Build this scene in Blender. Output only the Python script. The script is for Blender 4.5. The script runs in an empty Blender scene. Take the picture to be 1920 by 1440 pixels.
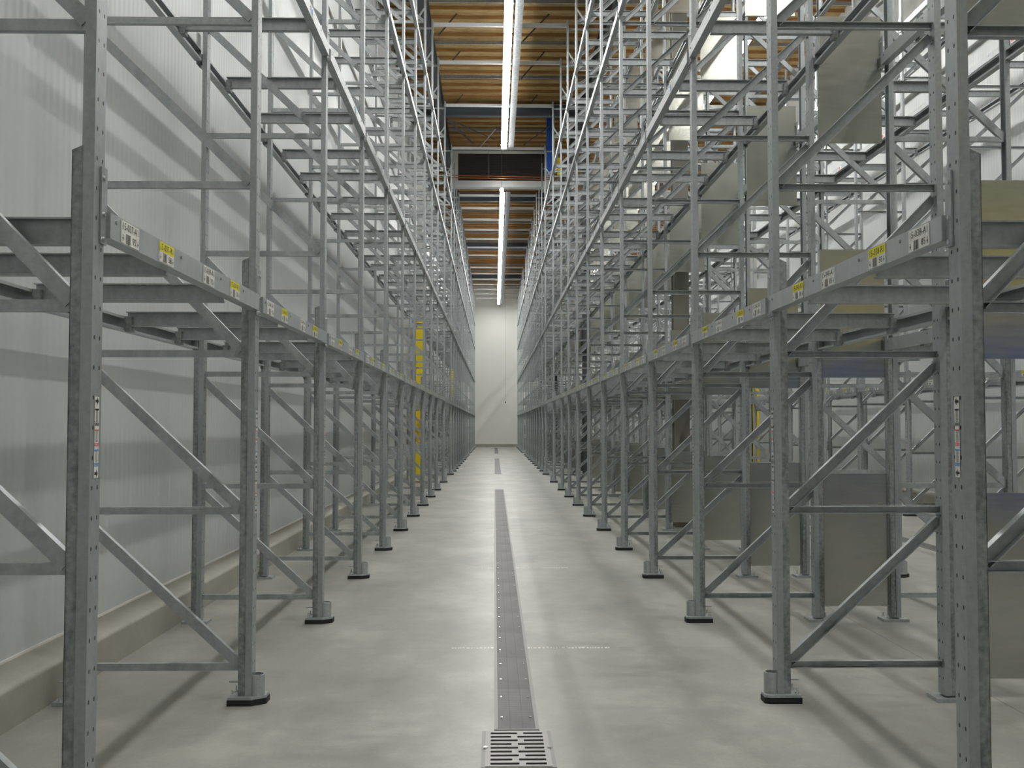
import bpy, math, random
from mathutils import Vector, Matrix
random.seed(7)
SC = bpy.context.scene
COL = SC.collection
S = 1.7                      # metres per camera height: every length below is in camera heights
# ------------------------------------------------------------------ camera, world, exposure
FPX, VPX, VPY = 1941.0, 927.0, 797.0
pitch = math.atan((VPY - 720) / FPX)
yaw = math.atan((960 - VPX) / FPX * math.cos(pitch))
cam_d = bpy.data.cameras.new('camera'); cam = bpy.data.objects.new('camera', cam_d); COL.objects.link(cam)
cam_d.sensor_width = 36.0; cam_d.lens = FPX / 1920 * 36.0; cam_d.clip_end = 500; cam_d.clip_start = 0.05
cam.location = (0, 0, S)
cam.rotation_euler = (math.pi / 2 + pitch, 0, -yaw)
SC.camera = cam
w = bpy.data.worlds.new('world'); SC.world = w; w.use_nodes = True
w.node_tree.nodes['Background'].inputs[0].default_value = (0.8, 0.85, 0.9, 1)
w.node_tree.nodes['Background'].inputs[1].default_value = 0.0
SC.view_settings.view_transform = 'Standard'
SC.view_settings.look = 'None'
SC.view_settings.exposure = 0.2
SC.view_settings.gamma = 1.0
SC.view_settings.use_curve_mapping = False
SC.cycles.use_denoising = True
SC.cycles.max_bounces = 8
SC.cycles.diffuse_bounces = 5
SC.cycles.glossy_bounces = 3
SC.cycles.sample_clamp_indirect = 6.0
SC.cycles.caustics_reflective = False
SC.cycles.caustics_refractive = False
LAMP = 62.0                  # emission of the fluorescent lenses
# ------------------------------------------------------------------ materials
def node_mat(name):
    m = bpy.data.materials.new(name); m.use_nodes = True
    nt = m.node_tree; return m, nt, nt.nodes['Principled BSDF']
def plain(name, col, rough=0.6, metal=0.0, emit=None, es=1.0):
    m, nt, b = node_mat(name)
    b.inputs['Base Color'].default_value = (*col, 1)
    b.inputs['Roughness'].default_value = rough; b.inputs['Metallic'].default_value = metal
    if emit:
        b.inputs['Emission Color'].default_value = (*emit, 1); b.inputs['Emission Strength'].default_value = es
    return m
def N(nt, t, **kw):
    n = nt.nodes.new(t)
    for k, v in kw.items(): setattr(n, k, v)
    return n
def M2(nt, op, a, b=None, c=None):
    n = N(nt, 'ShaderNodeMath', operation=op)
    for i, x in enumerate((a, b, c)):
        if x is None: continue
        if isinstance(x, (int, float)): n.inputs[i].default_value = x
        else: nt.links.new(x, n.inputs[i])
    return n.outputs[0]
def ramp(nt, fac, stops):
    r = N(nt, 'ShaderNodeValToRGB'); nt.links.new(fac, r.inputs[0])
    e = r.color_ramp.elements
    while len(e) < len(stops): e.new(0.5)
    for x, (p, c) in zip(e, stops): x.position = p; x.color = (*c, 1)
    return r.outputs[0]
def noise(nt, vec, scale, detail=4, rough=0.55, dim='3D'):
    n = N(nt, 'ShaderNodeTexNoise'); n.inputs['Scale'].default_value = scale
    n.inputs['Detail'].default_value = detail; n.inputs['Roughness'].default_value = rough
    nt.links.new(vec, n.inputs['Vector']); return n.outputs[0]
def mapped(nt, vec, sc):
    mp = N(nt, 'ShaderNodeMapping'); mp.inputs['Scale'].default_value = sc
    nt.links.new(vec, mp.inputs['Vector']); return mp.outputs[0]
def bump(nt, b, h, strength, dist):
    bp = N(nt, 'ShaderNodeBump'); bp.inputs['Strength'].default_value = strength; bp.inputs['Distance'].default_value = dist
    nt.links.new(h, bp.inputs['Height']); nt.links.new(bp.outputs[0], b.inputs['Normal'])
def galv(name, lo, hi, metal=0.45, rough=0.42, holes=False):
    m, nt, b = node_mat(name)
    tc = N(nt, 'ShaderNodeTexCoord'); o = tc.outputs['Object']
    f = noise(nt, o, 38, 3, 0.6); f2 = noise(nt, mapped(nt, o, (6, 6, 1.2)), 2.2, 3)
    mix = M2(nt, 'ADD', M2(nt, 'MULTIPLY', f, 0.5), M2(nt, 'MULTIPLY', f2, 0.5))
    c = ramp(nt, mix, [(0.38, lo), (0.62, hi)])
    b.inputs['Metallic'].default_value = metal
    r = M2(nt, 'ADD', M2(nt, 'MULTIPLY', f, 0.22), rough - 0.11); nt.links.new(r, b.inputs['Roughness'])
    if holes:   # two columns of punched holes in the face of the post and one near each edge
        sx = N(nt, 'ShaderNodeSeparateXYZ'); nt.links.new(o, sx.inputs[0])
        sn = N(nt, 'ShaderNodeSeparateXYZ'); nt.links.new(tc.outputs['Normal'], sn.inputs[0])
        y, z = sx.outputs[1], sx.outputs[2]
        ay = M2(nt, 'SUBTRACT', M2(nt, 'ABSOLUTE', y), 0.0255)
        zz = M2(nt, 'SUBTRACT', M2(nt, 'MODULO', M2(nt, 'ADD', z, 0.03), 0.111), 0.0555)
        d = M2(nt, 'SQRT', M2(nt, 'ADD', M2(nt, 'POWER', M2(nt, 'DIVIDE', ay, 0.0062), 2), M2(nt, 'POWER', M2(nt, 'DIVIDE', zz, 0.0085), 2)))
        hole = M2(nt, 'LESS_THAN', d, 1.0)
        face = M2(nt, 'GREATER_THAN', sn.outputs[0], 0.9)
        hole = M2(nt, 'MULTIPLY', hole, face)
        mx = N(nt, 'ShaderNodeMix', data_type='RGBA'); nt.links.new(hole, mx.inputs[0]); nt.links.new(c, mx.inputs[6])
        mx.inputs[7].default_value = (0.02, 0.02, 0.022, 1); c = mx.outputs[2]
    nt.links.new(c, b.inputs['Base Color'])
    return m
M = {}
M['galv'] = galv('galvanized_steel', (0.335, 0.36, 0.372), (0.445, 0.475, 0.488))
M['post'] = galv('punched_galvanized_steel', (0.32, 0.345, 0.357), (0.41, 0.438, 0.45), holes=True)
M['dull'] = galv('dull_galvanized_steel', (0.17, 0.183, 0.19), (0.36, 0.378, 0.383), metal=0.3, rough=0.55)
M['beam'] = galv('beam_steel', (0.42, 0.45, 0.465), (0.49, 0.52, 0.535), metal=0.4, rough=0.36)
m, nt, b = node_mat('galvanized_sheet'); M['sheet'] = m
o = N(nt, 'ShaderNodeTexCoord').outputs['Object']
f = noise(nt, mapped(nt, o, (1.5, 1, 9)), 3.0, 3, 0.5)
nt.links.new(ramp(nt, f, [(0.3, (0.47, 0.475, 0.43)), (0.7, (0.53, 0.53, 0.475))]), b.inputs['Base Color'])
b.inputs['Metallic'].default_value = 0.95; nt.links.new(M2(nt, 'ADD', M2(nt, 'MULTIPLY', f, 0.12), 0.17), b.inputs['Roughness'])
M['tie'] = galv('bright_tie_steel', (0.60, 0.62, 0.62), (0.68, 0.70, 0.70), metal=0.2, rough=0.4)
M['black'] = plain('black_rubber_and_shade', (0.012, 0.012, 0.014), 0.7)
M['ink'] = plain('black_ink', (0.03, 0.03, 0.035), 0.6)
M['white'] = plain('white_label_paper', (0.78, 0.77, 0.73), 0.5)
M['yellow_label'] = plain('yellow_label_paper', (0.80, 0.72, 0.02), 0.5)
M['grey'] = plain('grey_barcode_print', (0.27, 0.27, 0.27), 0.6)
M['red'] = plain('red_label_print', (0.75, 0.10, 0.12), 0.5)
M['blue_label'] = plain('blue_label_print', (0.08, 0.30, 0.62), 0.5)
M['yellow'] = plain('yellow_safety_paint', (0.78, 0.60, 0.01), 0.4)
M['dark_and_shaded'] = plain('dark_and_shaded_steel', (0.045, 0.05, 0.055), 0.5, 0.2)  # dark steel parts, and farther columns with shade put into their colour
M['blue_steel'] = plain('blue_grey_painted_steel', (0.09, 0.12, 0.15), 0.5, 0.2)
M['brown_col'] = plain('brown_grey_column_paint', (0.25, 0.24, 0.21), 0.5, 0.1)
M['grey_col'] = plain('light_grey_column_paint', (0.45, 0.45, 0.43), 0.5)
M['blue'] = plain('blue_paint', (0.015, 0.09, 0.42), 0.4)
M['copper'] = plain('copper_pipe', (0.62, 0.22, 0.08), 0.3, 0.7)
M['fin'] = plain('dark_coil_fins', (0.11, 0.095, 0.09), 0.35, 0.6)
M['casing'] = plain('white_enamel_casing', (0.74, 0.75, 0.74), 0.35)
M['lens'] = plain('lit_lamp_lens', (0.9, 0.9, 0.9), 0.4, 0, (1.0, 1.0, 0.965), LAMP)
M['housing'] = plain('lamp_housing_enamel', (0.7, 0.7, 0.7), 0.4)
M['chrome'] = plain('bright_zinc', (0.8, 0.8, 0.8), 0.18, 1.0)
M['caulk'] = plain('glint_white_sealant', (0.80, 0.80, 0.78), 0.12)  # white puts the glints of lamp light on the sealant into its colour
# drain cover: stainless with fine crosswise slots
m, nt, b = node_mat('slotted_drain_steel'); M['drain'] = m
o = N(nt, 'ShaderNodeTexCoord').outputs['Object']
sx = N(nt, 'ShaderNodeSeparateXYZ'); nt.links.new(o, sx.inputs[0])
sl = M2(nt, 'LESS_THAN', M2(nt, 'MODULO', M2(nt, 'ADD', sx.outputs[1], 60.0), 0.016), 0.006)
f = noise(nt, mapped(nt, o, (1, 0.5, 1)), 3.0, 4)
c = ramp(nt, f, [(0.35, (0.095, 0.092, 0.095)), (0.62, (0.17, 0.165, 0.168))])
mx = N(nt, 'ShaderNodeMix', data_type='RGBA'); nt.links.new(sl, mx.inputs[0]); nt.links.new(c, mx.inputs[6]); mx.inputs[7].default_value = (0.05, 0.048, 0.05, 1)
nt.links.new(mx.outputs[2], b.inputs['Base Color']); b.inputs['Metallic'].default_value = 0.3; b.inputs['Roughness'].default_value = 0.5
M['grate_steel'] = plain('worn_grate_steel', (0.34, 0.325, 0.32), 0.45, 0.3)
M['drain_frame'] = plain('drain_frame_steel', (0.24, 0.24, 0.235), 0.45, 0.3)
# concrete floor with saw joints
def concrete(name, lo, hi, rough, joints=False):
    m, nt, b = node_mat(name)
    o = N(nt, 'ShaderNodeTexCoord').outputs['Object']
    f = noise(nt, mapped(nt, o, (1, 0.6, 1)), 1.1, 7, 0.68); f2 = noise(nt, mapped(nt, o, (1, 1.6, 1)), 5.5, 5, 0.6)
    f3 = noise(nt, o, 60, 2)
    mix = M2(nt, 'ADD', M2(nt, 'ADD', M2(nt, 'MULTIPLY', f, 0.68), M2(nt, 'MULTIPLY', f2, 0.22)), M2(nt, 'MULTIPLY', f3, 0.10))
    c = ramp(nt, mix, [(0.32, lo), (0.50, tuple((a + d) / 2 for a, d in zip(lo, hi))), (0.62, hi)])
    if joints:
        sx = N(nt, 'ShaderNodeSeparateXYZ'); nt.links.new(o, sx.inputs[0])
        y = M2(nt, 'MODULO', M2(nt, 'ADD', sx.outputs[1], -4.69 * S + 2.615 * S * 10 + 0.006), 2.615 * S)
        j1 = M2(nt, 'LESS_THAN', y, 0.007)
        x = M2(nt, 'ABSOLUTE', M2(nt, 'SUBTRACT', sx.outputs[0], 1.835 * S))
        j2 = M2(nt, 'LESS_THAN', x, 0.005)
        j = M2(nt, 'MAXIMUM', M2(nt, 'MULTIPLY', j1, 0.35), M2(nt, 'MULTIPLY', j2, 0.75))
        mx = N(nt, 'ShaderNodeMix', data_type='RGBA'); nt.links.new(j, mx.inputs[0]); nt.links.new(c, mx.inputs[6]); mx.inputs[7].default_value = (0.13, 0.12, 0.10, 1); c = mx.outputs[2]
    nt.links.new(c, b.inputs['Base Color'])
    nt.links.new(M2(nt, 'ADD', M2(nt, 'MULTIPLY', f2, 0.25), rough - 0.12), b.inputs['Roughness'])
    bump(nt, b, f2, 0.15, 0.004)
    return m
M['floor'] = concrete('polished_concrete', (0.19, 0.194, 0.178), (0.39, 0.39, 0.352), 0.38, True)
M['curb'] = concrete('curb_concrete', (0.27, 0.262, 0.218), (0.40, 0.388, 0.33), 0.55)
# insulated wall panels: fine upright ribs across axis ax
def panel(name, ax, col):
    m, nt, b = node_mat(name)
    o = N(nt, 'ShaderNodeTexCoord').outputs['Object']
    sx = N(nt, 'ShaderNodeSeparateXYZ'); nt.links.new(o, sx.inputs[0])
    p = M2(nt, 'SINE', M2(nt, 'MULTIPLY', sx.outputs[ax], 2 * math.pi / 0.100))
    f = noise(nt, o, 0.5, 3)
    c = ramp(nt, f, [(0.35, tuple(x * 0.95 for x in col)), (0.65, col)])
    nt.links.new(c, b.inputs['Base Color']); b.inputs['Roughness'].default_value = 0.38
    bump(nt, b, p, 0.35, 0.004)
    return m
M['panel_x'] = panel('ribbed_wall_panel', 1, (0.58, 0.60, 0.60))
M['end_wall'] = plain('smooth_wall_panel', (0.70, 0.70, 0.66), 0.5)
# wood roof deck
m, nt, b = node_mat('oriented_strand_deck'); M['deck'] = m
o = N(nt, 'ShaderNodeTexCoord').outputs['Object']
f = noise(nt, mapped(nt, o, (1.2, 4, 1)), 2.5, 6, 0.7)
c = ramp(nt, f, [(0.35, (0.36, 0.235, 0.09)), (0.5, (0.47, 0.325, 0.135)), (0.65, (0.56, 0.42, 0.20))])
nt.links.new(c, b.inputs['Base Color']); b.inputs['Roughness'].default_value = 0.7
m, nt, b = node_mat('purlin_wood'); M['purlin'] = m
o = N(nt, 'ShaderNodeTexCoord').outputs['Object']
f = noise(nt, mapped(nt, o, (0.6, 6, 6)), 3, 5, 0.7)
c = ramp(nt, f, [(0.35, (0.31, 0.15, 0.05)), (0.65, (0.44, 0.24, 0.085))])
nt.links.new(c, b.inputs['Base Color']); b.inputs['Roughness'].default_value = 0.7
# ------------------------------------------------------------------ mesh helpers
class MB:
    """collects shapes in camera-height units and makes one mesh of them"""
    def __init__(s): s.v = []; s.f = []; s.mi = []; s.mats = []
    def m(s, mat):
        if mat not in s.mats: s.mats.append(mat)
        return s.mats.index(mat)
    def prism(s, prof, p0, p1, ux, uy, mat='galv'):
        """closed 2D profile swept from p0 to p1; ux, uy = axes of the profile"""
        k = len(s.v); n = len(prof); mi = s.m(mat)
        for p in (p0, p1):
            for a, c in prof:
                s.v.append(tuple(p[i] + ux[i] * a + uy[i] * c for i in range(3)))
        for i in range(n):
            j = (i + 1) % n
            s.f.append((k + i, k + j, k + n + j, k + n + i)); s.mi.append(mi)
        s.f.append(tuple(k + n - 1 - i for i in range(n))); s.f.append(tuple(k + n + i for i in range(n))); s.mi += [mi, mi]
        return s
    def box(s, x0, x1, y0, y1, z0, z1, mat='galv'):
        return s.prism([(x0, y0), (x1, y0), (x1, y1), (x0, y1)], (0, 0, z0), (0, 0, z1), (1, 0, 0), (0, 1, 0), mat)
    def cyl(s, p0, p1, r, mat='galv', n=16):
        d = (Vector(p1) - Vector(p0)).normalized()
        a = d.orthogonal().normalized(); c = d.cross(a)
        return s.prism([(r * math.cos(2 * math.pi * i / n), r * math.sin(2 * math.pi * i / n)) for i in range(n)], p0, p1, a, c, mat)
    def bar(s, p0, p1, wd, th, t=0.0025, mat='galv', face=(0, -1, 0), closed=False):
        """channel bar from p0 to p1, its web turned to `face`, flanges away from it"""
        d = (Vector(p1) - Vector(p0)).normalized(); fn = Vector(face)
        u = d.cross(fn).normalized(); h = wd / 2
        if closed: prof = [(-h, 0), (h, 0), (h, -th), (-h, -th)]
        else: prof = [(-h, 0), (h, 0), (h, -th), (h - t, -th), (h - t, -t), (-h + t, -t), (-h + t, -th), (-h, -th)]
        return s.prism(prof, p0, p1, u, fn, mat)
    def add(s, o, off=(0, 0, 0), rot=False):
        k = len(s.v); q = -1 if rot else 1
        s.v += [(q * a + off[0], q * c + off[1], e + off[2]) for a, c, e in o.v]
        s.f += [tuple(k + i for i in f) for f in o.f]
        s.mi += [s.m(o.mats[i]) for i in o.mi]
        return s
    def mesh(s, name):
        me = bpy.data.meshes.new(name)
        me.from_pydata([(a * S, c * S, e * S) for a, c, e in s.v], [], s.f)
        for mt in s.mats: me.materials.append(M[mt])
        me.polygons.foreach_set('material_index', s.mi)
        bmfix(me); return me
def bmfix(me):
    import bmesh
    bm = bmesh.new(); bm.from_mesh(me); bmesh.ops.recalc_face_normals(bm, faces=bm.faces); bm.to_mesh(me); bm.free()
    me.update()
def ob(name, data, parent=None, loc=(0, 0, 0), rot=0.0, label=None, cat=None, group=None, kind=None):
    o = bpy.data.objects.new(name, data); COL.objects.link(o)
    if parent: o.parent = parent
    o.location = [c * S for c in loc]
    if rot: o.rotation_euler = (0, 0, rot)
    if label: o['label'] = label
    if cat: o['category'] = cat
    if group: o['group'] = group
    if kind: o['kind'] = kind
    return o
def solid(name, mb, **kw): return ob(name, mb.mesh(name), **kw)
# ------------------------------------------------------------------ layout
FR = [2.24 + 1.52 * n for n in range(10)] + [18.1, 20.95, 22.4, 23.8, 25.3, 26.8, 28.3, 29.8, 31.3, 32.8, 34.3, 37.0, 38.5, 40.0, 41.5, 43.0, 44.5, 46.0]
FR = [d + 0.03 for d in FR]                     # centre line of each frame
NF = len(FR)
ROWS = [  # face x, facing (+1 = +x), words
    (-0.868, 1, 'left rack row'), (1.022, -1, 'rack row right of the aisle'),
    (2.683, 1, 'rack row behind the panels'), (4.557, -1, 'far right rack row')]
WL, WR, DE, D0 = -1.72, 5.43, 47.6, -5.0        # walls
ZC = 7.45
LV = [1.444, 2.93, 4.38, 5.45]                  # beam levels (middle of the beam)
LVW = ['lowest', 'second', 'third', 'top']
ZH = [0.13, 0.69, 1.26, 1.88, 2.49, 3.09, 3.69, 4.29, 4.89, 5.49, 6.09, 6.60]
ZT = 6.72
ORD = ['first', 'second', 'third', 'fourth', 'fifth', 'sixth', 'seventh', 'eighth', 'ninth', 'tenth', 'eleventh', 'twelfth', 'thirteenth', 'fourteenth', 'fifteenth', 'sixteenth', 'seventeenth', 'eighteenth', 'nineteenth', 'twentieth'] + ['twenty-' + q for q in ('first', 'second', 'third', 'fourth', 'fifth', 'sixth', 'seventh', 'eighth', 'ninth')] + ['thirtieth'] + ['thirty-' + q for q in ('first', 'second', 'third', 'fourth', 'fifth', 'sixth')]
def pix(x, d, z):
    f = Vector((math.sin(yaw) * math.cos(pitch), math.cos(yaw) * math.cos(pitch), math.sin(pitch)))
    r = Vector((math.cos(yaw), -math.sin(yaw), 0)); u = r.cross(f); v = Vector((x, d, z - 1))
    q = v.dot(f)
    if q < 0.05: return None
    return 960 + FPX * v.dot(r) / q, 720 - FPX * v.dot(u) / q
def span_in_view(p0, p1, margin=60):
    """pixels of the line p0-p1 that fall inside the frame"""
    n = 24; t = 0.0; last = None
    for i in range(n + 1):
        q = pix(*[a + (c - a) * i / n for a, c in zip(p0, p1)])
        ok = q is not None and -margin < q[0] < 1920 + margin and -margin < q[1] < 1440 + margin
        if ok and last: t += math.hypot(q[0] - last[0], q[1] - last[1])
        last = q if ok else None
    return t
# ------------------------------------------------------------------ the room
solid('floor', MB().box(WL - 0.1, WR + 0.1, D0, DE, -0.1, 0, 'floor'), kind='structure')
mb = MB().box(WL - 0.1, WR + 0.1, D0, DE, ZC, ZC + 0.05, 'deck')
d = D0 + 0.2
while d < DE:
    mb.box(WL, WR, d, d + 0.022, ZC - 0.053, ZC, 'purlin'); d += 0.36
solid('ceiling', mb, kind='structure')
solid('wall_left', MB().box(WL - 0.1, WL, D0, DE, 0, ZC, 'panel_x'), kind='structure')
solid('wall_right', MB().box(WR, WR + 0.1, D0, DE, 0, ZC, 'panel_x'), kind='structure')
solid('wall_back', MB().box(WL - 0.1, WR + 0.1, DE, DE + 0.1, 0, ZC, 'end_wall'), kind='structure')
solid('wall_front', MB().box(WL - 0.1, WR + 0.1, D0 - 0.1, D0, 0, ZC, 'end_wall'), kind='structure')
def curb(s, xw, xf):
    prof = [(xw, 0), (xf, 0), (xf, 0.125)]
    for i in range(1, 7):    # rounded shoulder, then a slope back to the panel
        a = i / 6 * math.radians(62)
        prof.append((xf - s * 0.035 * (1 - math.cos(a)) , 0.125 + 0.018 * math.sin(a) / math.sin(math.radians(62))))
    prof.append((xw, 0.168))
    return MB().prism(prof, (0, D0, 0), (0, DE, 0), (1, 0, 0), (0, 0, 1), 'curb')
solid('baseboard_left', curb(1, WL, -1.59), kind='structure')
solid('baseboard_right', curb(-1, WR, 5.30), kind='structure')
solid('baseboard_back', MB().box(-1.59, 5.30, DE - 0.06, DE, 0, 0.13, 'curb'), kind='structure')
solid('trim_1', MB().box(WL, WL + 0.006, D0, DE, 0.166, 0.176, 'white'), kind='structure')
solid('trim_2', MB().box(WR - 0.006, WR, D0, DE, 0.166, 0.176, 'white'), kind='structure')
r = ob('parked_machine', None, loc=(4.55, -1.7, 0), label='blue and yellow machine seen only as a reflection in the sheet panels', cat='machine')
solid('machine_body', MB().prism([(-0.75, 0.2), (0.5, 0.2), (0.5, 1.8), (0.40, 2.0), (-0.60, 2.0), (-0.75, 1.8)], (0, -0.4, 0), (0, 0.4, 0), (1, 0, 0), (0, 0, 1), 'blue'), parent=r)
solid('machine_skirt', MB().box(-0.75, 0.5, -0.4, 0.42, 0.05, 0.2, 'yellow'), parent=r)
solid('machine_guard', MB().box(-0.65, 0.45, -0.35, 0.35, 2.06, 2.7, 'yellow').box(-0.5, -0.4, -0.3, 0.3, 2.0, 2.06, 'dark_and_shaded').box(0.2, 0.3, -0.3, 0.3, 2.0, 2.06, 'dark_and_shaded'), parent=r)
for x in (-0.3, 0.3):
    for y in (-0.25, 0.25): solid('wheel', MB().cyl((x - 0.05, y, 0.05), (x + 0.05, y, 0.05), 0.05, 'black'), parent=r)
# joists, girders, columns
for jn in range(22):
    d = 10.2 + 1.7 * jn
    if abs(d - 20.3) < 0.3: continue
    mb = MB().box(WL, WR, d, d + 0.025, 7.335, 7.341, 'galv').box(WL, WR, d + 0.019, d + 0.025, 7.341, 7.397, 'galv')
    solid('roof_joist', mb, label='thin grey roof joist under the wood deck, %s from the camera' % ORD[jn], kind='thing', cat='joist', group='steel roof joists')
for i, d in enumerate((20.2, 28.0, 35.75, 43.4)):
    mb = MB().box(WL, WR, d, d + 0.13, 7.10, 7.12, 'blue_steel').box(WL, WR, d + 0.055, d + 0.075, 7.12, 7.30, 'blue_steel').box(WL, WR, d, d + 0.13, 7.30, 7.32, 'blue_steel')
    solid('roof_girder', mb, label=['blue-grey steel roof girder just in front of the cooling unit', 'blue-grey steel roof girder, first one beyond the cooling unit', 'blue-grey steel roof girder, second one beyond the cooling unit', 'blue-grey steel roof girder nearest the end wall'][i], kind='thing', cat='girder', group='crosswise roof girders')
for x, t in ((-1.05, 'left'), (1.74, 'right')):
    mb = MB().box(x - 0.06, x + 0.06, D0, DE, 6.98, 7.0, 'dark_and_shaded').box(x - 0.012, x + 0.012, D0, DE, 7.0, 7.32, 'dark_and_shaded').box(x - 0.06, x + 0.06, D0, DE, 7.32, 7.34, 'dark_and_shaded')
    solid('roof_girder', mb, label='dark lengthwise roof girder over the %s rack row' % t, kind='thing', cat='girder', group='lengthwise roof girders')
def hcol(name, x, d, w, z0, z1, mat, extra=None, **kw):
    mb = MB(); h = w / 2; t = w * 0.12
    prof = [(-h, -h), (h, -h), (h, -h + t), (t / 2, -h + t), (t / 2, h - t), (h, h - t), (h, h), (-h, h), (-h, h - t), (-t / 2, h - t), (-t / 2, -h + t), (-h, -h + t)]
    mb.prism(prof, (x, d, z0), (x, d, z1), (1, 0, 0), (0, 1, 0), mat); return mb
FW = ['nearest the camera', 'second from the camera', 'third from the camera', 'nearest the end wall']
for i, d in enumerate((10.24, 20.75, 31.3, 42.0)):
    solid('building_column', hcol('', 1.848, d, 0.15, 0, 7.0, 'brown_col' if i == 0 else 'dark_and_shaded'), label='steel building column between the back-to-back racks, ' + FW[i], kind='thing', cat='column', group='columns between the right racks')  # farther columns are the same steel, their shade painted as a darker colour
for x, side in ((-1.475, 'left rack row'), (5.12, 'far right rack row')):
    for i, d in enumerate((20.3, 35.9)):
        r = ob('building_column', None, loc=(x, d, 0), label='yellow guarded building column in the %s, %s' % (side, ['nearer one', 'farther one'][i]), kind='thing', cat='column', group='yellow guarded columns')
        solid('column_shaft', hcol('', 0, 0, 0.11, 0, 7.0, 'grey_col'), parent=r)
        mb = MB().box(-0.075, 0.045, -0.075, -0.058, 0.02, 3.1, 'yellow').box(0.045, 0.075, -0.075, 0.075, 0.02, 3.1, 'yellow').box(-0.075, -0.058, -0.075, 0.075, 0.02, 3.1, 'yellow')
        solid('column_guard', mb, parent=r)['label'] = 'yellow painted column guard'
# ------------------------------------------------------------------ lamps
def lamp_meshes(L):
    hs = MB().prism([(-0.05, 0), (0.05, 0), (0.035, 0.045), (-0.035, 0.045)], (0, -L / 2, 0), (0, L / 2, 0), (1, 0, 0), (0, 0, 1), 'housing')
    ln = MB().prism([(-0.055, -0.004), (-0.04, -0.026), (0.04, -0.026), (0.055, -0.004)], (0, -L / 2 + 0.01, 0), (0, L / 2 - 0.01, 0), (1, 0, 0), (0, 0, 1), 'lens')
    hg = MB().cyl((0, 0, 0.045), (0, 0, 0.92), 0.003, 'dull', 6)
    return hs.mesh('lamp_housing'), ln.mesh('lamp_lens'), hg.mesh('hanger')
LL = 1.45
lm = lamp_meshes(LL)
def lamp_row(x, ds, words, grp):
    for i, d in enumerate(ds):
        r = ob('strip_light', None, loc=(x, d, 6.48), label='lit fluorescent strip light over the %s, %s from the near end' % (words, ORD[i]), cat='light', group=grp)
        ob('lamp_housing', lm[0], r); ob('lamp_lens', lm[1], r); [ob('hanger', lm[2], r, (0, q, 0)) for q in (-0.48, 0.48)]
near = [0.04 + 1.5 * i for i in range(14)]
far = [24.92 + 1.5 * i for i in range(15)]
lamp_row(0.185, near + far, 'center aisle', 'strip lights over the center aisle')
lamp_row(3.6, near + [21.1, 22.7] + far, 'second aisle', 'strip lights over the second aisle')
r = solid('round_lamp', MB().cyl((0.16, 23.1, 6.29), (0.16, 23.14, 6.29), 0.045, 'lens', 20).cyl((0.16, 23.12, 6.33), (0.16, 23.12, 7.44), 0.004, 'dull', 6), label='small round lamp hanging under the cooling unit', cat='light')
for i, (a, e, mt) in enumerate(((2.5, 20.3, 'dull'), (24.2, 46.6, 'dark_and_shaded'))):
    mb = MB().box(0.275, 0.283, a, e, 6.50, 6.57, mt).box(0.372, 0.38, a, e, 6.50, 6.57, mt).box(0.275, 0.38, a, e, 6.493, 6.50, mt)
    solid('cable_tray', mb, label=['grey cable tray beside the nearer strip lights of the center aisle', 'dark cable tray beside the far strip lights of the center aisle'][i], cat='cable tray')
# ------------------------------------------------------------------ labels (flat stickers): local x = reading direction, y = up, z = outwards
TXT = {}
def text_faces(body):
    if body in TXT: return TXT[body]
    cu = bpy.data.curves.new('t', 'FONT'); cu.body = body; cu.size = 1.0; cu.resolution_u = 2
    o = bpy.data.objects.new('t', cu); COL.objects.link(o)
    dg = bpy.context.evaluated_depsgraph_get(); dg.update()
    me = o.evaluated_get(dg).to_mesh()
    v = [tuple(q.co) for q in me.vertices]; f = [tuple(p.vertices) for p in me.polygons]
    o.evaluated_get(dg).to_mesh_clear(); bpy.data.objects.remove(o); bpy.data.curves.remove(cu)
    x0 = min(q[0] for q in v); x1 = max(q[0] for q in v); y0 = min(q[1] for q in v); y1 = max(q[1] for q in v)
    TXT[body] = ([((q[0] - x0) / (x1 - x0), (q[1] - y0) / (y1 - y0)) for q in v], f)
    return TXT[body]
class Sticker:
    def __init__(s): s.v = []; s.f = []; s.mi = []; s.mats = []
    def mt(s, m):
        if m not in s.mats: s.mats.append(m)
        return s.mats.index(m)
    def rect(s, x0, x1, y0, y1, m, z=1):
        k = len(s.v); zz = 0.00035 * z
        s.v += [(x0, y0, zz), (x1, y0, zz), (x1, y1, zz), (x0, y1, zz)]; s.f.append((k, k + 1, k + 2, k + 3)); s.mi.append(s.mt(m)); return s
    def poly(s, pts, m, z=2):
        k = len(s.v); s.v += [(a, c, 0.00035 * z) for a, c in pts]; s.f.append(tuple(range(k, k + len(pts)))); s.mi.append(s.mt(m)); return s
    def text(s, body, x0, x1, y0, y1, m='ink', z=3):
        v, f = text_faces(body); k = len(s.v)
        s.v += [(x0 + a * (x1 - x0), y0 + c * (y1 - y0), 0.00035 * z) for a, c in v]
        s.f += [tuple(k + i for i in q) for q in f]; s.mi += [s.mt(m)] * len(f); return s
    def bars(s, x0, x1, y0, y1, n, m='ink', z=3):
        rr = random.Random(n); x = x0
        while x < x1 - 0.0006:
            wd = rr.choice((0.0008, 0.0016, 0.0008, 0.0024)); s.rect(x, min(x + wd, x1), y0, y1, m, z); x += wd + rr.choice((0.0008, 0.0016))
        return s
    def mesh(s):
        me = bpy.data.meshes.new('label_sticker'); me.from_pydata([tuple(q * S for q in p) for p in s.v], [], s.f)
        for m in s.mats: me.materials.append(M[m])
        me.polygons.foreach_set('material_index', s.mi); me.update(); return me
RX = Matrix(((0, 0, 1), (1, 0, 0), (0, 1, 0))).to_euler()      # sticker facing +x, reading along +y
def stick(me, parent, loc, name='label_sticker'):
    o = ob(name, me, parent, loc); o.rotation_euler = RX; return o
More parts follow.
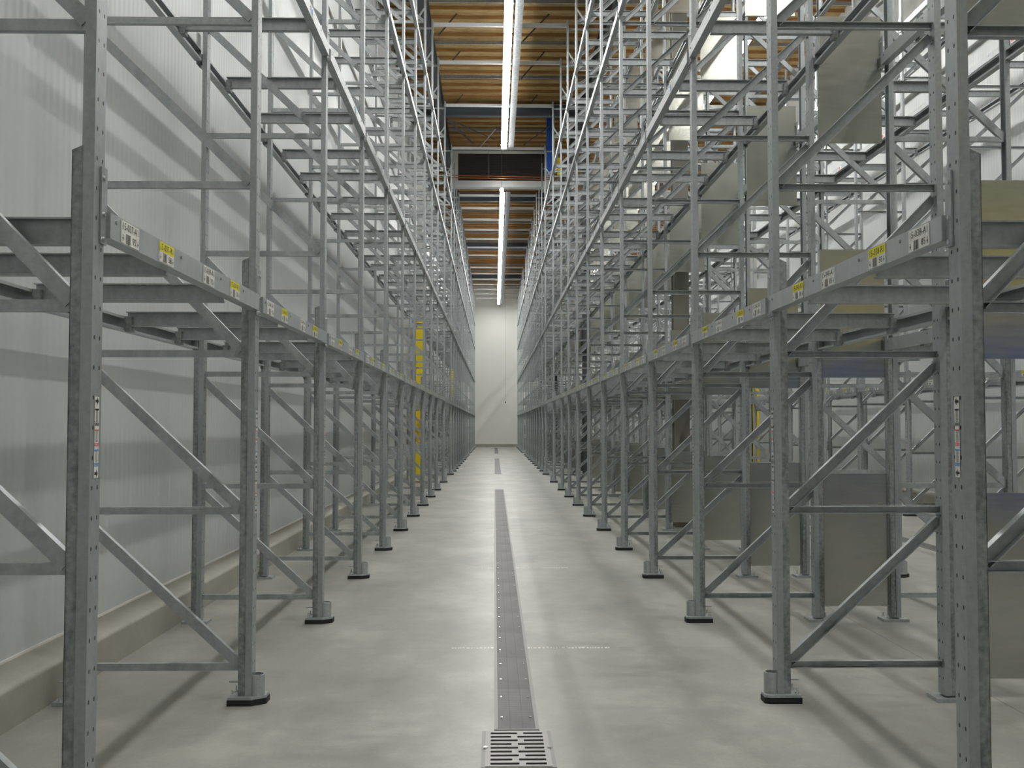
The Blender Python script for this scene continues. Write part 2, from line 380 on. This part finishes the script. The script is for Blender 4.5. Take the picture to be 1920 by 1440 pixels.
def beam_label(kind, code, num, fine):
    s = Sticker(); w_, h_ = 0.12, 0.052
    s.rect(0, w_, 0, h_, 'white')
    if kind == 'y': s.rect(0, w_, h_ * 0.52, h_, 'yellow_label', 2)
    if fine:
        s.text(code, w_ * 0.08, w_ * 0.92, h_ * 0.60, h_ * 0.92)
        s.text(num, w_ * 0.62, w_ * 0.82, h_ * 0.12, h_ * 0.42)
        s.bars(w_ * 0.24, w_ * 0.50, h_ * 0.03, h_ * 0.47, 5)
        for x in (0.05, 0.88):
            s.poly([(w_ * x, h_ * 0.26), (w_ * (x + 0.07), h_ * 0.26), (w_ * (x + 0.035), h_ * 0.08)], 'ink', 3)
            s.rect(w_ * (x + 0.025), w_ * (x + 0.045), h_ * 0.26, h_ * 0.4, 'ink', 3)
    else:
        s.rect(w_ * 0.1, w_ * 0.9, h_ * 0.64, h_ * 0.74, 'grey', 3).rect(w_ * 0.25, w_ * 0.5, h_ * 0.05, h_ * 0.45, 'grey', 3)
    return s.mesh()
def arrow(s, cx_, cy_, r_, q=1):
    a, c = sorted((cx_ - q * r_, cx_ + q * r_ * 0.1)); s.rect(a, c, cy_ - r_ * 0.3, cy_ + r_ * 0.3, 'ink', 2)
    s.poly([(cx_, cy_ - q * r_ * 0.9), (cx_ + q * r_, cy_), (cx_, cy_ + q * r_ * 0.9)], 'ink', 2)
def post_label(q):
    s = Sticker(); w_, h_ = 0.024, 0.177
    s.rect(0, w_, 0, h_, 'white')
    arrow(s, w_ * .5, h_ * 0.945, w_ * .40, q); arrow(s, w_ * .5, h_ * 0.055, w_ * .40, q)
    s.rect(w_ * .1, w_ * .9, h_ * .83, h_ * .852, 'ink', 2)
    for y0, y1, cm in ((.64, .855, 'ink'), (.39, .595, 'red'), (.14, .35, 'blue_label')):
        yy = h_ * (y0 + 0.05)
        while yy < h_ * (y1 - 0.02):
            s.rect(w_ * .24, w_ * .78, yy, yy + 0.0011, 'grey', 2); yy += 0.0018
        s.rect(w_ * .06, w_ * .94, h_ * y0, h_ * (y0 + .042), cm if cm != 'ink' else 'grey', 2)
        if cm != 'ink': s.rect(w_ * .06, w_ * .94, h_ * (y1 - .018), h_ * y1, cm, 2)
        s.text('A1' if cm == 'ink' else ('B1' if cm == 'red' else 'C1'), w_ * .2, w_ * .8, h_ * (y0 + .008), h_ * (y0 + .034), 'ink' if cm == 'ink' else 'white', 3)
    return s.mesh()
PLR = {1: post_label(1), -1: post_label(-1)}
def post_label_plain():
    s = Sticker(); w_, h_ = 0.024, 0.177
    s.rect(0, w_, 0, h_, 'white')
    for y0, y1, cm in ((.64, .68, 'ink'), (.69, .82, 'grey'), (.39, .44, 'red'), (.45, .57, 'grey'), (.57, .6, 'red'), (.14, .19, 'blue_label'), (.2, .32, 'grey'), (.32, .36, 'blue_label'), (.9, .96, 'ink'), (.03, .08, 'ink')):
        s.rect(w_ * .2, w_ * .8, h_ * y0, h_ * y1, cm, 2)
    return s.mesh()
PLP = post_label_plain()
# ------------------------------------------------------------------ upright frames (local: face of the front post at x = 0, looking to +x)
T = 0.0024
def post_mb():
    h = 0.030; dp = 0.024
    prof = [(0, -h), (0, h), (-dp, h), (-dp, h - 0.008), (-dp + T, h - 0.008), (-dp + T, h - T), (-T, h - T), (-T, -h + T), (-dp + T, -h + T), (-dp + T, -h + 0.008), (-dp, -h + 0.008), (-dp, -h)]
    return MB().prism(prof, (0, 0, 0.02), (0, 0, ZT), (1, 0, 0), (0, 1, 0), 'post')
def reinf_mb(z1):
    mb = MB(); h = 0.0265
    for a, c in ((-h, -h + T), (h - T, h)):     # two cheeks with a slanted top
        mb.prism([(-0.024, 0.02), (-0.050, 0.02), (-0.050, z1 - 0.012), (-0.024, z1)], (0, a, 0), (0, c, 0), (1, 0, 0), (0, 0, 1), 'dull')
    mb.box(-0.050, -0.050 + T, -h, h, 0.02, z1 - 0.012, 'dull')
    return mb
def guard_mb():
    mb = MB(); n = 20; ro, ri = 0.029, 0.024; cxg = 0.012
    ring = lambda r, z: [(cxg + r * math.cos(2 * math.pi * i / n), r * math.sin(2 * math.pi * i / n), z) for i in range(n)]
    k = 0; mi = mb.m('galv')
    mb.v = ring(ro, 0.022) + ring(ro, 0.104) + ring(ri, 0.104) + ring(ri, 0.03)
    for a in range(3):
        for i in range(n):
            j = (i + 1) % n; mb.f.append((a * n + i, a * n + j, (a + 1) * n + j, (a + 1) * n + i)); mb.mi.append(mi)
    return mb
def plate_mb(front):
    mb = MB()
    if front:
        prof = [(-0.082, -0.048), (0.002, -0.048), (0.048, -0.012), (0.048, 0.04), (0.03, 0.05), (-0.082, 0.05)]
        mb.prism(prof, (0, 0, 0.021), (0, 0, 0.030), (1, 0, 0), (0, 1, 0), 'galv')
        z = 0.030
    else:
        mb.prism([(-0.095, -0.045), (0.035, -0.045), (0.035, 0.045), (-0.095, 0.045)], (0, 0, 0.0), (0, 0, 0.014), (1, 0, 0), (0, 1, 0), 'galv')
        z = 0.014
    for y in (-0.03, 0.035):
        mb.cyl((-0.07, y, z), (-0.07, y, z + 0.022), 0.0042, 'chrome', 8).cyl((-0.07, y, z), (-0.07, y, z + 0.008), 0.008, 'chrome', 6)
    mb.box(-0.085, -0.05, -0.012, 0.012, 0.075, 0.079, 'galv')
    return mb
def pad_mb():
    return MB().prism([(-0.084, -0.05), (0.003, -0.05), (0.05, -0.013), (0.05, 0.042), (0.031, 0.052), (-0.084, 0.052)], (0, 0, 0), (0, 0, 0.021), (1, 0, 0), (0, 1, 0), 'black')
RP = -0.61                       # rear post
def hor_mb(z, thin=False):
    x0 = -0.050 if z < 1.6 else -0.024
    return MB().bar((x0, -0.010, z), (RP, -0.010, z), 0.026, 0.020, mat='galv')
def dia_mb(i):
    z0, z1 = ZH[i], ZH[i + 1]
    x0 = -0.052 if z0 < 1.6 else -0.028
    p0 = (x0, -0.013, z0 + 0.010); p1 = (RP - 0.002, -0.013, z1 - 0.035)
    return MB().bar(p0, p1, 0.036, 0.022, mat='galv')
parts = [('upright_post', post_mb(), (0, 0, 0)), ('upright_post', None, (RP, 0, 0)),
         ('post_reinforcement', reinf_mb(1.61), (0, 0, 0)), ('post_reinforcement', reinf_mb(1.42), (RP, 0, 0)),
         ('foot_plate', plate_mb(True), (0, 0, 0)), ('base_pad', pad_mb(), (0, 0, 0)), ('foot_plate', plate_mb(False), (RP, 0, 0)),
         ('post_guard', guard_mb(), (0, 0, 0))]
for z in ZH: parts.append(('horizontal_brace', hor_mb(z), (0, 0, 0)))
for i in range(len(ZH) - 1): parts.append(('diagonal_brace', dia_mb(i), (0, 0, 0)))
pm = []; allp = MB()
for nme, mbx, off in parts:
    if mbx is None: mbx, me = parts[0][1], pm[0][1]
    else: me = mbx.mesh(nme)
    pm.append((nme, me, off)); allp.add(mbx, off)
farframe = allp.mesh('upright_frame')
PLB = {'base_pad': 'black leveling pad', 'post_guard': 'round steel guard tube'}
FRAMES = {}
for ri, (fx, sg, words) in enumerate(ROWS):
    for n, d in enumerate(FR):
        rot = 0 if sg > 0 else math.pi
        vis = max(span_in_view((fx, d, 0), (fx, d, 6.6), 130), span_in_view((fx - sg * 0.66, d, 0), (fx - sg * 0.66, d, 6.6), 130))
        if vis <= 0: continue
        lab = 'galvanized upright frame, %s from the camera, %s' % (ORD[n], words)
        grp = 'upright frames of the ' + words
        if n <= (12 if ri < 2 else 9):
            r = ob('upright_frame', None, loc=(fx, d, 0), rot=rot, label=lab, cat='rack frame', group=grp)
            for nme, me, off in pm:
                c = ob(nme, me, r, off)
                if nme in PLB: c['label'] = PLB[nme]
            if ri in (0, 1) or ri == 3:
                ks = [0.885] if n == 0 else [0.875, 0.68]
                for z in ks:
                    c = stick(PLR[sg] if n < 5 else PLP, r, (0.0006, -0.008, z) if sg > 0 else (0.0006, -0.012, z)); c['label'] = 'white sticker with black, red and blue codes'
        else:
            r = ob('upright_frame', farframe, loc=(fx, d, 0), rot=rot, label=lab, cat='rack frame', group=grp)
        FRAMES[ri, n] = r
# ------------------------------------------------------------------ load beams (local: middle of the bay, post face at x = 0)
def beam_mb(L):
    h, bk, fc = 0.029, -0.022, 0.014
    prof = [(fc, -h), (fc, h), (bk, h), (bk, h - 0.010), (bk + T, h - 0.010), (bk + T, h - T), (fc - T, h - T), (fc - T, -h + T), (bk + T, -h + T), (bk + T, -h + 0.010), (bk, -h + 0.010), (bk, -h)]
    e = L / 2 - 0.033
    mb = MB().prism(prof, (0, -e, 0), (0, e, 0), (1, 0, 0), (0, 0, 1), 'beam')
    for y in (-0.695, -0.21, 0.20, 0.49):
        mb.cyl((fc, y, 0.012), (fc + 0.002, y, 0.012), 0.0045, 'dull', 8)
    return mb
def conn_mb(L, q):
    e = L / 2; y0, y1 = sorted((q * (e - 0.034), q * (e - 0.002)))
    mb = MB().box(0.0006, 0.005, y0, y1, -0.045, 0.125, 'galv')
    ya = q * (e - 0.034); yb = q * (e - 0.030)
    y0, y1 = sorted((ya, yb)); mb.box(-0.02, 0.0135, y0, y1, -0.029, 0.029, 'galv')
    for z in (-0.035, 0.02, 0.10):
        mb.cyl((0.005, q * (e - 0.012), z), (0.0095, q * (e - 0.012), z), 0.0055, 'chrome', 6)
    return mb
BM = {}
def beam_meshes(L):
    k = round(L, 3)
    if k not in BM:
        a, c1, c2 = beam_mb(L), conn_mb(L, -1), conn_mb(L, 1)
        al = MB().add(a).add(c1).add(c2)
        BM[k] = (a.mesh('beam_channel'), c1.mesh('beam_connector'), c2.mesh('beam_connector'), al.mesh('load_beam'), al)
    return BM[k]
LABM = {}
def lab_mesh(*a):
    if a not in LABM: LABM[a] = beam_label(*a)
    return LABM[a]
def small_label(c1):
    return Sticker().rect(0, 0.10, 0, 0.045, 'white').rect(0.01, 0.05, 0.006, 0.04, c1, 2).mesh()
SLB, SLR = small_label('blue_label'), small_label('red')
cand = []
for ri, (fx, sg, words) in enumerate(ROWS):
    for n in range(NF - 1):
        for lv, z in enumerate(LV):
            for back in (0, 1):
                x = fx if not back else fx - sg * 0.66
                if back and ri in (0, 3) and n in (10, 20): continue      # a building column stands here
                v = span_in_view((x, FR[n], z), (x, FR[n + 1], z), 0)
                if v <= 0 : continue
                dist = (FR[n] + FR[n + 1]) / 2
                hid = (0.5 if back else 1.0) * (1.0, 1.0, 0.5, 0.35)[ri]
                cand.append((-(v * 1941 / max(dist, 2) * 0.07) * hid, ri, n, lv, back))
cand.sort()
rest = MB()
for ci, (sc_, ri, n, lv, back) in enumerate(cand):
    fx, sg, words = ROWS[ri]
    L = FR[n + 1] - FR[n]; yc = (FR[n] + FR[n + 1]) / 2; z = LV[lv] - (0.03 if back else 0)
    x = fx if not back else fx - sg * 0.66
    flip = (sg < 0) != bool(back)
    ms = beam_meshes(L)
    if ci >= 300:
        rest.add(ms[4], (x, yc, z), flip); continue
    lab = '%s load beam, %s level, %s bay, %s' % ('rear' if back else 'front', LVW[lv], ORD[n], words)
    grp = '%s load beams of the %s' % ('rear' if back else 'front', words)
    r = ob('load_beam', None if n < 9 else ms[3], loc=(x, yc, z), rot=math.pi if flip else 0, label=lab, cat='rack beam', group=grp, kind='thing')
    if n < 9:
        ob('beam_channel', ms[0], r); ob('beam_connector', ms[1], r); ob('beam_connector', ms[2], r)
    if not back and n < 9 and ri != 2:
        if lv == 0:
            base = 37 if ri == 0 else 38
            for j, (kd, y) in enumerate((('w', 2.366), ('y', 2.635), ('w', 3.035), ('y', 3.345))):
                u = y - 2.27 - 0.76        # from the middle of the bay
                pos = base + 4 * n + (2 if j > 1 else 0)
                code = '15-%03d-%s1' % (pos, 'A' if kd == 'w' else 'R')
                num = {('w', 0): '92', ('y', 0): '58', ('w', 1): '85', ('y', 1): '58'}[kd, 0 if ri == 0 else 1]
                me = lab_mesh(kd, code, num, True) if n < 3 and ri < 2 else lab_mesh(kd, '', '', False)
                c = stick(me, r, (0.0144, u if sg > 0 else -(u + 0.12), -0.026))
                c['label'] = 'white barcode location label' if kd == 'w' else 'yellow and white barcode location label'
        else:
            stick(SLR if ri == 3 else SLB, r, (0.0144, 0.2, -0.024))
if rest.v: solid('load_beam', rest, label='distant galvanized load beams of all four rack rows', cat='rack beams', kind='stuff')
# ------------------------------------------------------------------ pallet support bars across the bays
def supp_mb():
    mb = MB()
    a, c = -0.021, -0.632
    prof = [(-0.020, 0.030), (0.020, 0.030), (0.020, 0.026), (0.004, 0.026), (0.004, -0.026), (0.016, -0.026), (0.016, -0.030), (-0.016, -0.030), (-0.016, -0.026), (0.0, -0.026), (0.0, 0.026), (-0.020, 0.026)]
    mb.prism(prof, (a, 0, 0), (c, 0, 0), (0, 1, 0), (0, 0, 1), 'galv')
    mb.box(c - 0.002, c + 0.022, -0.026, 0.026, -0.052, 0.010, 'dull')
    return mb
SM = supp_mb(); sme = SM.mesh('pallet_support')
cand = []
for ri, (fx, sg, words) in enumerate(ROWS):
    for n in range(NF - 1):
        for lv, z in enumerate(LV):
            for q in (0, 1):
                d = FR[n] + (FR[n + 1] - FR[n]) * ((0.25, 0.58) if n in (10, 20) else (0.30, 0.74))[q]
                if n == 0: d = (2.80, 3.40)[q]
                v = span_in_view((fx, d, z), (fx - sg * 0.62, d, z), 0)
                if v <= 0: continue
                cand.append((-v / d * (1.0, 1.0, 0.5, 0.4)[ri], ri, n, lv, q, d))
cand.sort(); rest = MB()
for ci, (sc_, ri, n, lv, q, d) in enumerate(cand):
    fx, sg, words = ROWS[ri]; z = LV[lv] - 0.012
    if ci >= 300: rest.add(SM, (fx, d, z), sg < 0); continue
    ob('pallet_support', sme, loc=(fx, d, z), rot=0 if sg > 0 else math.pi, label='%s pallet support bar, %s level, %s bay, %s' % (('nearer', 'farther')[q], LVW[lv], ORD[n], words), cat='support bar', group='pallet support bars of the ' + words)
for ri in (0, 1):
    fx, sg, words = ROWS[ri]
    ob('pallet_support', sme, loc=(fx, FR[0] + 0.05, LV[0] - 0.012), rot=0 if sg > 0 else math.pi, label='pallet support bar against the nearest upright frame of the ' + words, cat='support bar', group='pallet support bars of the ' + words)
if rest.v: solid('pallet_support', rest, label='distant pallet support bars of all four rack rows', cat='support bars', kind='stuff')
# ------------------------------------------------------------------ sheet panels between the back-to-back racks
PZ = [(0.075, 0.75), (1.245, 1.91), (2.47, 3.137), (3.75, 4.35), (5.0, 5.65)]
PW = ['bottom', 'second', 'third', 'fourth', 'top']
for n in range(1, 22):
    for k, (z0, z1) in enumerate(PZ):
        if span_in_view((1.69, FR[n], z0 + 0.02), (2.02, FR[n], z1 - 0.02), 0) <= 0: continue
        mb = MB().box(1.686, 2.019, -0.002, 0.002, z0, z1, 'sheet')
        for y0, y1 in ((z0, z0 + 0.006), (z1 - 0.006, z1)): mb.box(1.686, 2.019, 0.002, 0.016, y0, y1, 'sheet')
        solid('sheet_panel', mb, loc=(0, FR[n], 0), label='galvanized sheet panel between the right racks, %s level, %s frame' % (PW[k], ORD[n]), cat='metal panel', group='sheet panels between the racks')
# ------------------------------------------------------------------ ties across the aisles
def tie(x0, x1, n, words, grp):
    mb = MB().bar((x0, 0, 6.665), (x1, 0, 6.665), 0.048, 0.045, T, 'tie')
    r = ob('aisle_tie', None, loc=(0, FR[n], 0), label='galvanized tie bar across the %s at the %s frame' % (words, ORD[n]), cat='tie bar', group=grp)
    solid('tie_channel', mb, parent=r, loc=(0, 0.012, 0))
    for x, q in ((x0, 1), (x1, -1)):
        b2 = MB().box(min(x, x + q * 0.008), max(x, x + q * 0.008), -0.035, -0.031, 6.57, 6.70, 'galv')
        solid('tie_bracket', b2, parent=r)
        solid('knee_brace', MB().bar((x + q * 0.001, -0.04, 6.28), (x - q * 0.12, -0.04, 6.1), 0.02, 0.01, mat='galv'), parent=r)
for n in [q for q in range(7, NF) if q not in (12, 13)]:
    tie(-0.868, 1.022, n, 'center aisle', 'tie bars over the center aisle')
for n in range(5, 16):
    tie(2.683, 4.557, n, 'second aisle', 'tie bars over the second aisle')
# ------------------------------------------------------------------ cooling unit over the aisle
r = ob('cooling_unit', None, loc=(0.2, 23.6, 6.45), label='large cooling unit hanging from the roof over the center aisle', cat='cooling unit')
mb = MB().box(-1.22, -1.04, 0, 0.55, 0.12, 0.86, 'casing').box(0.98, 1.17, 0, 0.55, 0.12, 0.86, 'casing').box(-1.04, 0.98, 0.12, 0.55, 0.16, 0.86, 'casing').box(-1.04, 0.98, 0, 0.12, 0.80, 0.86, 'casing')
solid('casing', mb, parent=r)
mb = MB()
mb.box(-1.04, 0.98, 0.06, 0.118, 0.16, 0.80, 'fin')
for i in range(40): mb.box(-1.04, 0.98, 0.045, 0.06, 0.165 + i * 0.0158, 0.169 + i * 0.0158, 'fin')
solid('coil', mb, parent=r)['label'] = 'dark finned coil face'
solid('drip_tray', MB().prism([(0, 0.02), (0.03, -0.02), (0.28, -0.02), (0.28, 0.12), (0, 0.12)], (-1.22, -0.02, 0.04), (1.3, -0.02, 0.04), (0, 1, 0), (0, 0, 1), 'casing'), parent=r)['label'] = 'white drip tray along the bottom'
for i, z in enumerate((6.675, 6.635)):
    mb = MB().cyl((-1.02, 23.35 + 0.04 * i, z), (1.42, 23.35 + 0.04 * i, z - 0.04), 0.011, 'copper', 10)
    solid('copper_pipe', mb, label='%s of the two copper pipes across the front of the cooling unit' % ('upper', 'lower')[i], cat='pipe', group='copper pipes at the cooling unit')
for i, x in enumerate((-0.13, 1.06)):
    solid('pipe_hanger', MB().cyl((x, 23.34, 6.60), (x, 23.34, 7.4), 0.006, 'galv', 6), label='thin rod hanging in front of the cooling unit, %s one' % ('left', 'right')[i], cat='hanger rod', group='hanger rods')
solid('blue_duct', MB().box(1.09, 1.20, 21.4, 21.55, 6.24, 7.42, 'blue'), label='blue upright box section right of the cooling unit', cat='duct')
solid('valve_box', MB().box(1.21, 1.29, 21.4, 21.52, 6.28, 6.60, 'casing').cyl((1.25, 21.46, 6.6), (1.25, 21.46, 7.44), 0.008, 'casing', 8), label='pale grey control box beside the blue duct', cat='control box')
solid('yellow_box', MB().box(1.31, 1.41, 21.4, 21.5, 6.20, 6.38, 'yellow').box(1.31, 1.41, 21.4, 21.5, 6.40, 6.58, 'yellow').box(1.33, 1.39, 21.42, 21.48, 6.38, 6.40, 'dark_and_shaded').cyl((1.36, 21.45, 6.58), (1.36, 21.45, 7.44), 0.006, 'dark_and_shaded', 8), label='yellow two-part box right of the cooling unit', cat='box')
BW = [((-0.92, 20.15, 7.0), (-0.46, 21.9, 7.0), 0.05, 'thick dark brace'), ((-0.90, 20.15, 7.0), (0.0, 21.75, 7.05), 0.012, 'thin dark rod'), ((0.02, 20.8, 7.0), (-0.32, 22.2, 7.0), 0.022, 'pale brace'), ((1.1, 20.6, 7.0), (0.62, 22.0, 7.0), 0.02, 'dark brace at the right')]
for i, (p, q, wd, t_) in enumerate(BW):
    solid('roof_brace', MB().bar(p, q, wd, 0.012, mat='galv' if i == 2 else 'dark_and_shaded', face=(0, 0, -1), closed=True), label=t_ + ' under the roof just before the cooling unit', cat='brace', group='roof braces before the cooling unit')
SB = [((-.82, 14.9, 6.68), (-.58, 15.7, 7.33)), ((.41, 14.9, 6.60), (.84, 15.7, 7.33)), ((-.72, 16.5, 6.83), (-.58, 17.3, 7.33)),
      ((.43, 16.5, 6.59), (.85, 17.3, 7.33)), ((-.73, 18.8, 6.89), (-.61, 19.6, 7.33)), ((.63, 18.8, 6.87), (.82, 19.6, 7.33))]
for i, (p, q) in enumerate(SB):
    solid('roof_brace', MB().bar(p, q, 0.022, 0.014, mat='dark_and_shaded', face=(0, -1, 0), closed=True), label='short dark slanting brace under the wood deck, %s of the lights, %s from the camera' % (('left', 'right')[i % 2], ORD[i // 2]), cat='brace', group='slanting joist braces')
# ------------------------------------------------------------------ floor drains
def drain(x0, x1, d0, d1, lab, fine=True):
    r = ob('trench_drain', None, loc=(x0, d0, 0), label=lab, cat='drain', group='trench drains')
    L = d1 - d0; W = x1 - x0; ft = 0.012
    mb = MB().box(0, ft, 0, L, 0, 0.004, 'drain_frame').box(W - ft, W, 0, L, 0, 0.004, 'drain_frame').box(ft, W - ft, 0, 0.01, 0, 0.004, 'drain_frame').box(ft, W - ft, L - 0.01, L, 0, 0.004, 'drain_frame')
    solid('drain_frame', mb, parent=r)
    P = 0.52; k = int(L / P)
    P = (L - 0.02) / k
    cv = MB().box(ft, W - ft, 0.001, P - 0.001, 0, 0.003, 'drain')
    for x in (W * 0.36, W * 0.64): cv.box(x - 0.0012, x + 0.0012, 0.001, P - 0.001, 0.003, 0.0036, 'dark_and_shaded')
    cme = cv.mesh('cover_plate')
    sm = MB()
    for x in (W * 0.17, W * 0.83):
        for y in (P * 0.25, P * 0.75): sm.cyl((x, y, 0.003), (x, y, 0.0062), 0.0042, 'chrome', 8)
    sme_ = sm.mesh('cover_screw')
    for i in range(k):
        c = ob('cover_plate', cme, r, (0, 0.01 + i * P, 0))
        if fine and i < 14: ob('cover_screw', sme_, c)
    return r
drain(0.0, 0.148, 3.43, 16.1, 'slotted steel trench drain down the middle of the aisle, nearest section')
drain(0.0, 0.148, 21.4, 30.9, 'slotted steel trench drain down the middle of the aisle, middle section', False)
drain(0.0, 0.148, 36.7, 45.3, 'slotted steel trench drain down the middle of the aisle, farthest section', False)
drain(3.50, 3.65, 3.43, 16.1, 'slotted steel trench drain in the floor of the second aisle', False)
r = ob('drain_grate', None, loc=(0.072, 3.235, 0), label='slotted metal floor grate at the near end of the trench drain', cat='drain grate')
hw, hd = 0.111, 0.180
fr = MB()
fr.box(-hw, -hw + 0.012, -hd, hd, 0, 0.004, 'drain_frame').box(hw - 0.012, hw, -hd, hd, 0, 0.004, 'drain_frame').box(-hw + 0.012, hw - 0.012, -hd, -hd + 0.008, 0, 0.004, 'drain_frame').box(-hw + 0.012, hw - 0.012, hd - 0.008, hd, 0, 0.004, 'drain_frame')
solid('grate_frame', fr, parent=r)
g = MB(); pit = 0.0375
for k in range(-4, 5):
    y = k * pit; yb0, yb1 = y - pit / 2, y - 0.0075
    g.box(-hw + 0.012, hw - 0.012, y + 0.0092, y + pit - 0.0092, 0.0025, 0.0055, 'grate_steel')
    c_ = 0.012 if k % 2 == 0 else -0.008
    for a, e in ((-hw + 0.012, -0.083), (c_ - 0.010, c_ + 0.010), (0.083, hw - 0.012)):
        g.box(a, e, y - 0.0092, y + 0.0092, 0.0025, 0.0055, 'grate_steel')
g.box(-hw + 0.012, hw - 0.012, -4 * pit - 0.022, -4 * pit - 0.0092, 0.0025, 0.0055, 'grate_steel')
solid('slotted_grate', g, parent=r)
solid('sump_shade', MB().box(-hw + 0.012, hw - 0.012, -hd + 0.008, hd - 0.008, 0.0002, 0.0012, 'black'), parent=r)['label'] = 'black sheet for the shade under the grate'  # black sheet stands in for the shade inside the drain
for x in (-hw + 0.012, hw - 0.012):
    ob('grate_bolt', MB().cyl((x, 0, 0.004), (x, 0, 0.009), 0.007, 'chrome', 10).mesh('grate_bolt'), r)
for i, d in enumerate((4.69, 7.305, 9.92)):
    mb = MB()
    for a, e in ((-0.19, -0.002), (0.15, 0.52)):
        x = a
        while x < e:
            wd = random.uniform(0.006, 0.02); wd = min(wd, e - x)
            if wd < 0.004: break
            h_ = random.uniform(0.0015, 0.005); yy = random.uniform(-0.0015, 0.0015)
            mb.prism([(-0.007, 0), (0.007, 0), (0.003, h_), (-0.003, h_)], (x, yy, 0.0), (x + wd * 0.8, yy, 0.0), (0, 1, 0), (0, 0, 1), 'caulk')
            x += wd + random.uniform(0, 0.006)
    solid('joint_sealant', mb, loc=(0, d, 0.0), label='shiny sealant bead with painted glints, floor joint beside the drain, %s from the camera' % ORD[i], cat='sealant', group='sealant beads')
# pull cord on the end wall
r = ob('pull_cord', None, loc=(0.51, DE - 0.5, 2.0), label='thin cord with a dark pull hanging before the end wall', cat='pull cord')
solid('cord', MB().cyl((0, 0, 0.06), (0, 0, 5.44), 0.004, 'dull', 6), parent=r)
solid('pull_handle', MB().cyl((0, 0, 0), (0, 0, 0.07), 0.022, 'dark_and_shaded', 10), parent=r)
